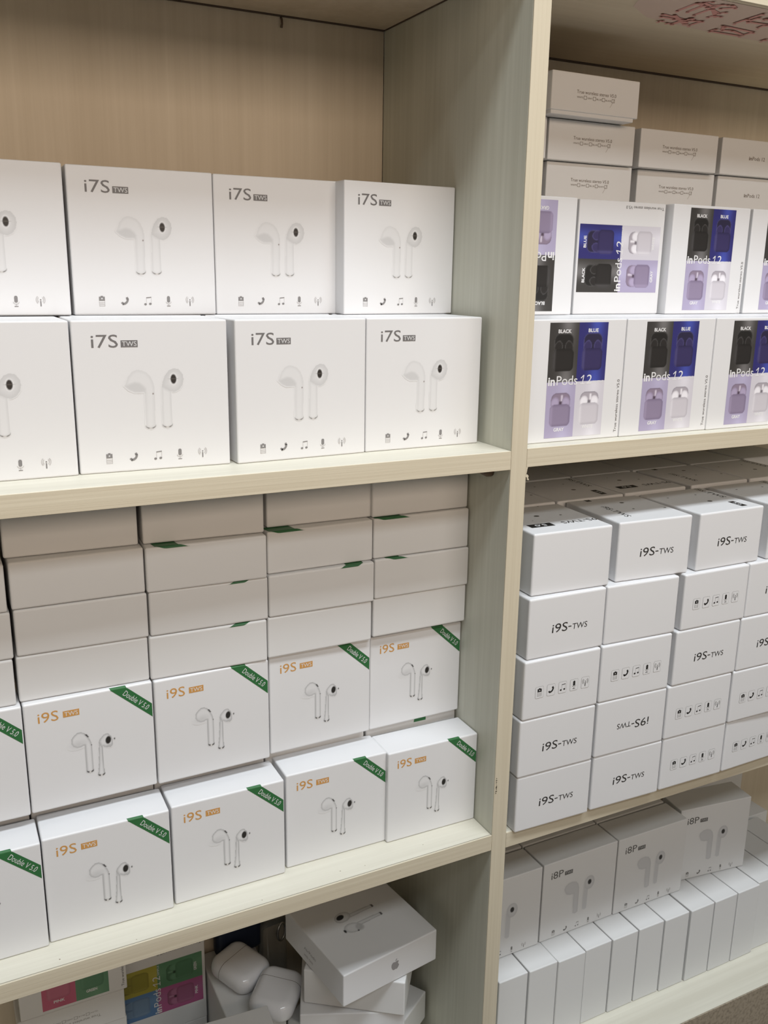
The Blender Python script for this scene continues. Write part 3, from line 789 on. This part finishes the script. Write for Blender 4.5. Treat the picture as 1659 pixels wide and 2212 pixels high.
POST = {'K1': (0.0280, 0.0026, -0.039, ''), 'K2': (0.1155, 0.0022, -0.062, 't'), 'K3': (0.2021, -0.0036, -0.001, 't'), 'K4': (0.2905, -0.004, -0.01, 't'),
 'L1': (0.0235, -0.0027, -0.016, 't'), 'L2': (0.1031, -0.0035, -0.040, ''), 'L3': (0.1875, -0.0074, -0.010, 'i'), 'L4': (0.2672, -0.0075, -0.008, 't'),
 'M1': (0.0207, -0.0051, -0.013, 'i'), 'M2': (0.1007, -0.0057, -0.021, 'i'), 'M3': (0.1837, -0.0076, -0.011, 't'), 'M4': (0.2632, -0.0085, -0.008, 't'),
 'N1': (0.0196, -0.0047, -0.020, 't'), 'N2': (0.1007, -0.0056, -0.020, 'u'), 'N3': (0.1808, -0.0070, -0.016, 'i'), 'N4': (0.2608, -0.0085, -0.010, 'i'),
 'O1': (0.0204, -0.0039, -0.023, 't'), 'O2': (0.1016, -0.0047, -0.028, 't'), 'O3': (0.1819, -0.0062, -0.013, 'i'), 'O4': (0.2618, -0.0070, 0.02, 'i')}
ROWN = {'K': 'top', 'L': 'second', 'M': 'third', 'N': 'fourth', 'O': 'bottom'}
CN = {1: 'column beside the divider', 2: 'second column', 3: 'third column', 4: 'column at the right edge'}
WHAT = {'t': 'with black lettering', 'i': 'with five framed icons', 'u': 'with upside-down black lettering', '': 'with a blank front'}
for k, (x, y, a, kind) in POST.items():
    parts = []
    if kind == 't': parts.append(('product_name', nameT, 'black lettering'))
    if kind == 'u': parts.append(('product_name', nameTu, 'black lettering upside down'))
    if kind == 'i': parts.append(('feature_icons', iconT, 'five framed black icons'))
    if k[0] == 'K': parts += TOPS[{'1': 0, '2': 1, '3': 2, '4': 2}[k[1]]]
    thing('small_carton', 'small white carton %s, %s row, %s' % (WHAT[kind], ROWN[k[0]], CN[int(k[1])]), bodyT,
          (x, y, ZR2+0.0001+'ONMLK'.index(k[0])*(HT+0.0004)), a, parts, 'small white cartons stacked on the middle right shelf')
R2X = (0.0335, 0.1130, 0.1935, 0.2790, 0.3600)
R3X = (0.1150, 0.1945, 0.2755, 0.3585, 0.4425)
NTH = ['first', 'second', 'third', 'fourth', 'fifth']
for row, xs, y, bd in ((2, R2X, 0.0850, bodyT), (3, R3X, 0.1672, body3)):
    for ci, x in enumerate(xs):
        for lay in range(5):
            yy = y+(random.uniform(-.001, .0006) if lay == 4 else 0)
            parts = []
            if lay == 4 and row == 2: parts = TOPS[(ci+1) % 3]
            lb = ('white carton in shadow, top layer, %s row from the front, %s from the left' % (NTH[row-1], NTH[ci])) if lay == 4 else 'white carton buried behind the front stack of small cartons'
            thing('small_carton', lb, bd, (x, yy, ZR2+0.0001+lay*(HT+0.0004)), 0, parts, 'small white cartons at the back of the middle right shelf')

# --- lowest right shelf: boxes with grey earbuds standing on boxes seen edge-on
W8, H8, D8 = 0.09742, 0.0925, 0.0350
body8 = carton_mesh('carton', W8, D8, H8, M['card_soft'], 0.0010)
GR8 = s2l(95, 93, 90)
p = Print(); p.text('i8P', 10.0, 72.8, w=15.6, h=8.0, col=GR8)
p.rect(27.6, 72.6, 37.8, 77.2, GR8); p.text('TWS', 28.4, 73.4, w=8.6, h=3.0, col=tone(0.75), layer=1)
name8 = p.mesh('product_name')
icons8 = icon_row((17.3, 32.8, 48.4, 63.8, 78.7), 6.2, 0.85, s2l(120, 118, 115), s2l(185, 183, 180)).mesh('feature_icons')
c = Canvas(26, 18, 71, 64, 0.45, (0.70, 0.697, 0.69))
sd = c.sd_poly([(28.4, 54.5), (29.6, 58.4), (33.5, 61.0), (38.7, 61.6), (43.5, 60.0), (46.6, 56.5), (48.0, 51), (48.1, 21.8), (45.0, 20.6), (41.6, 22), (41.0, 46), (36.5, 46.2), (31.5, 48.2)])
c.put(sd, tone(0.78), 0.4); c.shade(sd, tone(0.66), 2.0, 0.5)
st = c.sd_poly([(54.6, 52), (54.2, 23.2), (57, 21.2), (59.8, 22.3), (60.4, 47)]); c.put(st, tone(0.78), 0.4)
hd = c.sd_ell(61.8, 53.4, 6.6, 8.2); c.put(hd, tone(0.80), 0.4); c.shade(hd, tone(0.68), 3.0, 0.6)
c.put(c.sd_ell(61.9, 54.0, 2.4, 3.1), s2l(48, 46, 44), 0.4)
pic8 = c.mesh('earbud_picture')
P8 = [('product_name', name8, 'grey lettering and badge'), ('earbud_picture', pic8, 'grey picture of two earbuds'), ('feature_icons', icons8, 'row of five small icons')]
HE, WE = 0.0922, 0.03448
bodyE = carton_mesh('carton', WE, W8, HE, M['card_soft'], 0.0011)
bodyE2 = carton_mesh('carton', WE, 0.078, HE, M['card_soft'], 0.0011)
POSE = [(0.0518, 0.0487, 0.0), (0.0878, 0.0478, -0.003), (0.1226, 0.0461, -0.002), (0.1583, 0.0472, 0.010), (0.1940, 0.0466, 0.006), (0.2300, 0.0466, -0.006), (0.2658, 0.0452, 0.0),
        (0.3027, 0.0440, 0.012), (0.3384, 0.0439, 0.012), (0.3740, 0.0439, 0.012), (0.4098, 0.0470, 0.0), (0.4458, 0.0470, 0.0), (0.4815, 0.0465, 0.0)]
NN = ['first', 'second', 'third', 'fourth', 'fifth', 'sixth', 'seventh', 'eighth', 'ninth', 'tenth', 'eleventh', 'twelfth', 'thirteenth']
for i, (x, y, a) in enumerate(POSE):
    thing('edge_box', 'white box seen edge-on on the lowest right shelf, %s from the divider' % NN[i], bodyE, (x, y, ZR3+0.0001), a, [], 'white boxes standing edge-on')
for i in range(6):
    thing('edge_box', 'white edge-on box in the dark back row of the lowest right shelf, %s' % NN[i], bodyE2, (0.3270+0.0356*i, 0.1478, ZR3+0.0001), 0, [], 'dark back row of edge-on boxes')
for (x, y, a, lb) in ((0.0208, 0.0765, 0.0, 'cut off by the divider'), (0.1205, 0.0771, 0.009, 'second from the divider'), (0.2191, 0.0774, -0.007, 'third from the divider'), (0.3205, 0.0905, -0.130, 'turned slightly, at the right end')):
    thing('earbud_box', 'white box with grey earbuds standing on edge-on boxes, '+lb, body8, (x, y, ZR3+HE+0.0006), a, P8, 'white boxes with grey earbuds on the lowest right shelf')
for i, x in enumerate((0.0212, 0.1200, 0.2190)):
    thing('earbud_box', 'white box in dark row behind the grey earbud boxes, %s from the divider' % NTH[i], body8, (x, 0.1145, ZR3+HE+0.0006), 0, [], 'dark second row on the lowest right shelf')
thing('earbud_box', 'white box standing in the dark back corner of the lowest right shelf', body8, (0.4350, 0.1880, ZR3+HE+0.0006), 0, [], None)

# --- lowest left compartment: jumble of boxes and cases
WHTC = carton_mesh('carton', 0.104, 0.104, 0.033, M['card'], 0.0012)
c = Canvas(20, 20, 84, 84, 0.45)
# two earbuds lying across the lid
def lidbud(cv, x, y, fl):
    stm = cv.sd_poly([(x, y-2.4), (x+26, y-2.0), (x+27, y), (x+26, y+2.0), (x, y+2.4)])
    cv.put(stm, tone(0.86), 0.4); cv.shade(stm, tone(0.55), 1.5, 0.8)
    cv.put(cv.sd_poly([(x+25.4, y-2.3), (x+27.4, y-1.6), (x+27.4, y+1.6), (x+25.4, y+2.3)]), s2l(90, 88, 90), 0.4)
    h_ = cv.sd_ell(x-6.5, y+1.6*fl, 8.6, 6.4, 12*fl)
    cv.put(h_, tone(0.90), 0.5); cv.shade(h_, tone(0.58), 2.6, 0.75)
lidbud(c, 46, 62, 1); lidbud(c, 47, 48, -1)
c.put(c.sd_ell(37.5, 64.5, 4.4, 3.0, 20), s2l(38, 38, 42), 0.4)
c.put(c.sd_ell(31.5, 46, 1.2, 2.2), s2l(50, 50, 54), 0.4); c.put(c.sd_ell(43, 40.5, 1.0, 1.0), s2l(50, 50, 54), 0.3)
c.put(c.sd_ell(46.5, 44, 4.0, 4.6), tone(0.62), 0.8, 0.8)
picA = c.mesh('earbud_picture', face='top', h=0.033)
def fruit(col):
    p = Print()
    pts = [(0, 3.3), (1.2, 3.9), (2.6, 4.0), (4.0, 3.2), (3.3, 2.3), (3.1, 1.2), (3.4, 0.2), (4.3, -0.7), (3.6, -2.6), (2.4, -4.2), (1.3, -4.5), (0.1, -4.0), (-1.2, -4.5), (-2.4, -4.2), (-3.7, -2.4), (-4.3, -0.2), (-4.2, 1.7), (-3.4, 3.2), (-2.2, 3.9), (-1.0, 3.7)]
    p.poly(pts, col)
    p.poly([(0.0, 4.2), (0.3, 5.4), (1.2, 6.4), (2.0, 6.7), (1.8, 5.6), (1.1, 4.6)], col)
    return p
markA = fruit(s2l(150, 148, 148)).moved(0, 56, 17).mesh('fruit_emblem')
sideA = Print()
for j, w in enumerate((26, 20)): sideA.text('AirPods' if j == 0 else 'with case', 36, 14-j*7, w=w*0.8, h=3.2, col=s2l(165, 163, 160))
sideA = sideA.mesh('side_lettering', 'side', d=0.104)
thing('gadget_box', 'white box with grey fruit emblem and earbuds on its lid, topmost of the tilted stack', WHTC, (-0.121, 0.0400, -0.4205), math.radians(8.5),
      [('earbud_picture', picA, 'picture of two earbuds on the lid'), ('fruit_emblem', markA, 'grey bitten-fruit emblem'), ('side_lettering', sideA, 'faint grey lettering')], 'stack of white gadget boxes')
BB = carton_mesh('carton', 0.0956, 0.0956, 0.0368, M['card_soft'], 0.0014)
thing('gadget_box', 'plain white box turned askew directly below the box with the fruit emblem', BB, (-0.1355, 0.0985, -0.4582), math.radians(-35.8), [], 'stack of white gadget boxes')
CC = carton_mesh('carton', 0.0976, 0.0976, 0.0370, M['card'], 0.0014)
markC = fruit(s2l(150, 148, 148)).moved(0, 54, 16).mesh('fruit_emblem')
thing('gadget_box', 'white box third from the top of the tilted stack, cut off by the lower edge', CC, (-0.1440, 0.0870, -0.4960), math.radians(-23.5), [('fruit_emblem', markC, 'grey bitten-fruit emblem')], 'stack of white gadget boxes')
DD = carton_mesh('carton', 0.100, 0.100, 0.0325, M['card_soft'], 0.0014)
a = math.radians(-57.2)
thing('gadget_box', 'white box turned cornerwise near the bottom of the tilted stack', DD, (-0.1415, 0.1270, -0.5290), a, [], 'stack of white gadget boxes')
EE = carton_mesh('carton', 0.096, 0.100, 0.0325, M['card_soft'], 0.0014)
thing('gadget_box', 'lowest white box of the tilted stack', EE, (-0.120, 0.070, ZR3+0.0001), math.radians(6), [], 'stack of white gadget boxes')

# coloured boxes on the left
YEL = (s2l(168, 160, 66), s2l(178, 170, 80), (s2l(146, 140, 56), s2l(124, 118, 48), s2l(166, 158, 74), s2l(74, 70, 30)), (s2l(134, 128, 54), s2l(92, 88, 38), s2l(164, 158, 88)))
BLU = (s2l(92, 126, 168), s2l(108, 140, 176), (s2l(112, 136, 162), s2l(92, 114, 140), s2l(128, 152, 176), s2l(52, 62, 76)), (s2l(98, 120, 146), s2l(76, 92, 112), s2l(140, 160, 182)))
GRN = (s2l(92, 136, 104), s2l(106, 148, 116), (s2l(86, 128, 98), s2l(74, 112, 84), s2l(102, 144, 114), s2l(46, 66, 50)), (s2l(80, 118, 90), s2l(56, 82, 62), s2l(116, 154, 126)))
MAG = (s2l(166, 92, 134), s2l(160, 100, 138), (s2l(150, 94, 126), s2l(130, 78, 106), s2l(166, 110, 140), s2l(72, 42, 58)), (s2l(138, 86, 114), s2l(98, 58, 78), s2l(172, 126, 150)))
PNK = (s2l(186, 92, 118), s2l(178, 84, 110), (s2l(182, 102, 124), s2l(160, 84, 106), s2l(190, 118, 136), s2l(108, 50, 66)), (s2l(168, 94, 114), s2l(134, 68, 88), s2l(194, 136, 152)))
COL2 = [BLU, YEL, MAG, GRN]
podD = pod_picture(COL2, 0.6)
COL3 = [YEL, BLU, PNK, GRN]
podE = pod_picture(COL3, 0.6)
def letters2(n1, n2, n3, n4):
    it = [(nm_, x_, y_, 9.5 if len(nm_) < 6 else 12) for nm_, x_, y_ in ((n1, 9, 82.6), (n2, 38, 82.6), (n3, 9.6, 5.4), (n4, 37.5, 5.8))]
    return [title_print(tone(0.95))]+names_print(it, tone(0.95))
LD, LE = letters2('BLUE', 'YELLOW', 'PINK', 'GREEN'), letters2('YELLOW', 'BLUE', 'PINK', 'GREEN')
bodyD = carton_mesh('carton', 0.0945, 0.0305, 0.0965, M['card_soft'], 0.001)
thing('earbud_box', 'white box with yellow, green, blue and pink panel turned sideways in the lowest compartment', bodyD, (-0.2970, 0.1955, -0.5285), 0,
      [('colour_picture', canvas_print(podD, 90, 91.3, 22.5, 'colour_picture'), 'panel of yellow, green, blue and pink quarters'),
       ('side_lettering', SIDE.moved(180, 91, 92).mesh('side_lettering'), 'small grey lettering upside down')]+letter_parts(LD, 90, 91.3, 22.5), 'coloured boxes in the lowest left compartment')
bodyE3 = carton_mesh('carton', 0.0920, 0.0325, 0.0920, M['card_soft'], 0.001)
thing('earbud_box', 'white box with pink and green quarters under the lower left shelf edge', bodyE3, (-0.3763, 0.1610, -0.4338), 0,
      [('colour_picture', canvas_print(podE, 0, 18.6, 3.2, 'colour_picture'), 'panel of coloured quarters'),
       ('side_lettering', SIDE.moved(90, 89.6, 4.0).mesh('side_lettering'), 'small grey lettering running upward')]+letter_parts(LE, 0, 18.6, 3.2), 'coloured boxes in the lowest left compartment')
bodyFl = carton_mesh('carton', 0.0920, 0.062, 0.0318, M['card_soft'], 0.001)
specU = Print()
for p_, c_, l_ in [(q_, c_, l_) for q_, c_, l_ in []]: pass
ps = Print(); ps.text('True wureless stereo V5.0', 22, 15.0, w=46, h=2.7, col=s2l(150, 146, 142))
xx = 24.0
for wd, ww in (('YELLOW', 7.0), ('BLUE', 5.6), ('GREEN', 5.6), ('PINK', 5.0)):
    ps.text(wd, xx, 10.6, w=ww, h=1.3, col=s2l(150, 146, 142)); xx += ww+0.6
    for r_ in ((xx, 9.9, xx+3.2, 10.2), (xx, 12.6, xx+3.2, 12.9), (xx, 9.9, xx+.35, 12.9), (xx+2.85, 9.9, xx+3.2, 12.9)): ps.rect(*r_, s2l(150, 146, 142))
    xx += 4.2
specF = ps.moved(180, 92, 29).mesh('spec_lettering')
LYN = ['bottom', 'second', 'third', 'top']
for lay in range(4):
    thing('flat_box', 'white box lying flat below the pink and green box, %s layer' % LYN[lay], bodyFl, (-0.3763-0.001*lay, 0.1635-0.001*(lay == 3)*2, ZR3+0.0001+lay*0.0320), 0,
          [('spec_lettering', specF, 'small grey lettering upside down')] if lay >= 2 else [], 'flat boxes in the lowest left compartment')
bodyU1 = carton_mesh('carton', 0.0750, 0.0290, 0.0328, M['card_soft'], 0.001)
thing('flat_box', 'small white box lying under the sideways coloured box', bodyU1, (-0.2775, 0.1965, ZR3+0.0001), 0, [], 'flat boxes in the lowest left compartment')
bodyG = carton_mesh('carton', 0.098, 0.086, 0.0372, M['card_soft'], 0.0013)
for lay in range(3):
    thing('flat_box', 'white box at the front of the lowest left compartment, %s layer' % ['bottom', 'middle', 'top'][lay], bodyG, (-0.2745, 0.0245, ZR3+0.0001+lay*0.0374), math.radians(-4.5), [], 'white boxes at the front of the lowest left compartment')
bodyH = carton_mesh('carton', 0.0560, 0.1040, 0.0836, M['card_soft'], 0.0013)
thing('white_carton', 'shadowed white carton carrying the glossy earbud cases', bodyH, (-0.2005, 0.1210, ZR3+0.0001), 0, [], None)

def case_mesh(name, w, d, h, mat, r=0.0095):
    bm = bmesh.new(); bmesh.ops.create_cube(bm, size=1.0)
    for v in bm.verts: v.co = Vector((v.co.x*w, v.co.y*d, v.co.z*h))
    ve = [e for e in bm.edges if abs(e.verts[0].co.z-e.verts[1].co.z) > 1e-4]
    bmesh.ops.bevel(bm, geom=ve, offset=r*1.35, segments=8, affect='EDGES', profile=0.5)
    he = [e for e in bm.edges if abs(e.verts[0].co.z-e.verts[1].co.z) < 1e-5 and len(e.link_faces) == 2 and abs(e.link_faces[0].normal.z-e.link_faces[1].normal.z) > 0.5]
    bmesh.ops.bevel(bm, geom=he, offset=r, segments=6, affect='EDGES', profile=0.5)
    me_ = bpy.data.meshes.new(name); bm.to_mesh(me_); bm.free(); me_.materials.append(mat)
    for q_ in me_.polygons: q_.use_smooth = True
    return me_
def ring_mesh(name, R, r, mat, sx=1.0, n=28, k=8):
    pts = [(sx*R*math.cos(2*math.pi*i/n), 0, R*math.sin(2*math.pi*i/n)) for i in range(n)]
    bm = bmesh.new(); rings = []
    for i in range(n):
        a_ = 2*math.pi*i/n
        o_ = Vector((math.cos(a_), 0, math.sin(a_)))
        rings.append([bm.verts.new(Vector(pts[i])+o_*r*math.cos(2*math.pi*j/k)+Vector((0, 1, 0))*r*math.sin(2*math.pi*j/k)) for j in range(k)])
    for i in range(n):
        for j in range(k): bm.faces.new((rings[i][j], rings[(i+1) % n][j], rings[(i+1) % n][(j+1) % k], rings[i][(j+1) % k]))
    bmesh.ops.recalc_face_normals(bm, faces=bm.faces)
    me_ = bpy.data.meshes.new(name); bm.to_mesh(me_); bm.free(); me_.materials.append(mat)
    for q_ in me_.polygons: q_.use_smooth = True
    return me_
ZP = ZR3+0.0001+0.0836
CW, CD, CHt = 0.044, 0.0525, 0.0213
shell = case_mesh('shell', CW, CD, CHt, M['gloss'])
def seam_mesh():
    bm = bmesh.new()
    # thin dark line round the lid joint: a rounded loop
    n = 40; loop = []
    w, h, r = CW/2+0.00005, CHt/2+0.00005, 0.0093
    pts = []
    for cx, cz, a0 in ((w-r, h-r, 0), (-w+r, h-r, 90), (-w+r, -h+r, 180), (w-r, -h+r, 270)):
        for i in range(8):
            t_ = math.radians(a0+90*i/7); pts.append((cx+r*math.cos(t_), cz+r*math.sin(t_)))
    A = [bm.verts.new((x_, CD*0.16, z_)) for x_, z_ in pts]; B = [bm.verts.new((x_, CD*0.16+0.0004, z_)) for x_, z_ in pts]
    for i in range(len(pts)): bm.faces.new((A[i], A[(i+1) % len(pts)], B[(i+1) % len(pts)], B[i]))
    me_ = bpy.data.meshes.new('lid_seam'); bm.to_mesh(me_); bm.free(); me_.materials.append(M['gap']); return me_
seam = seam_mesh()
def case(loc, rot, label):
    o = add_obj('earbud_case', shell, None, loc); o.rotation_euler = rot
    tag(o, label, 'case', 'glossy earbud cases')
    add_obj('lid_seam', seam, o)
    b_ = add_obj('button', tube('button', [(0, 0, -CHt/2+0.0002), (0, 0, -CHt/2-0.0003)], [0.0025, 0.0025], M['gloss'], 14), o)
    return o
case((-0.1722, 0.1755, ZP+0.0128), (math.radians(6), 0, math.radians(28)), 'glossy white rounded earbud case lying beside the coloured box')
case((-0.1515, 0.1280, ZP+0.0125), (math.radians(4), math.radians(3), math.radians(-40)), 'glossy white earbud case lying in front of the other, nearer the stack')
nv = add_obj('silicone_case', case_mesh('shell', 0.050, 0.020, 0.050, M['navy'], 0.0065), None, (-0.1620, 0.2165, ZP+0.0252))
tag(nv, 'dark navy silicone case standing at the back of the lowest left compartment', 'case')
add_obj('hinge', slab_mesh('hinge', -0.008, 0.008, -0.0106, -0.0098, 0.010, 0.0112, M['gap'], 0), nv)
cl = add_obj('clear_case', case_mesh('shell', 0.030, 0.022, 0.112, M['clear'], 0.006), None, (-0.1230, 0.2140, ZR3+0.0561))
cl.location.x = -0.1255
tag(cl, 'clear plastic case with wire ring behind the tilted box stack', 'case')
add_obj('ring', ring_mesh('ring', 0.010, 0.0012, M['metal'], 0.6), cl, (0.006, -0.0135, 0.045), 0.5)
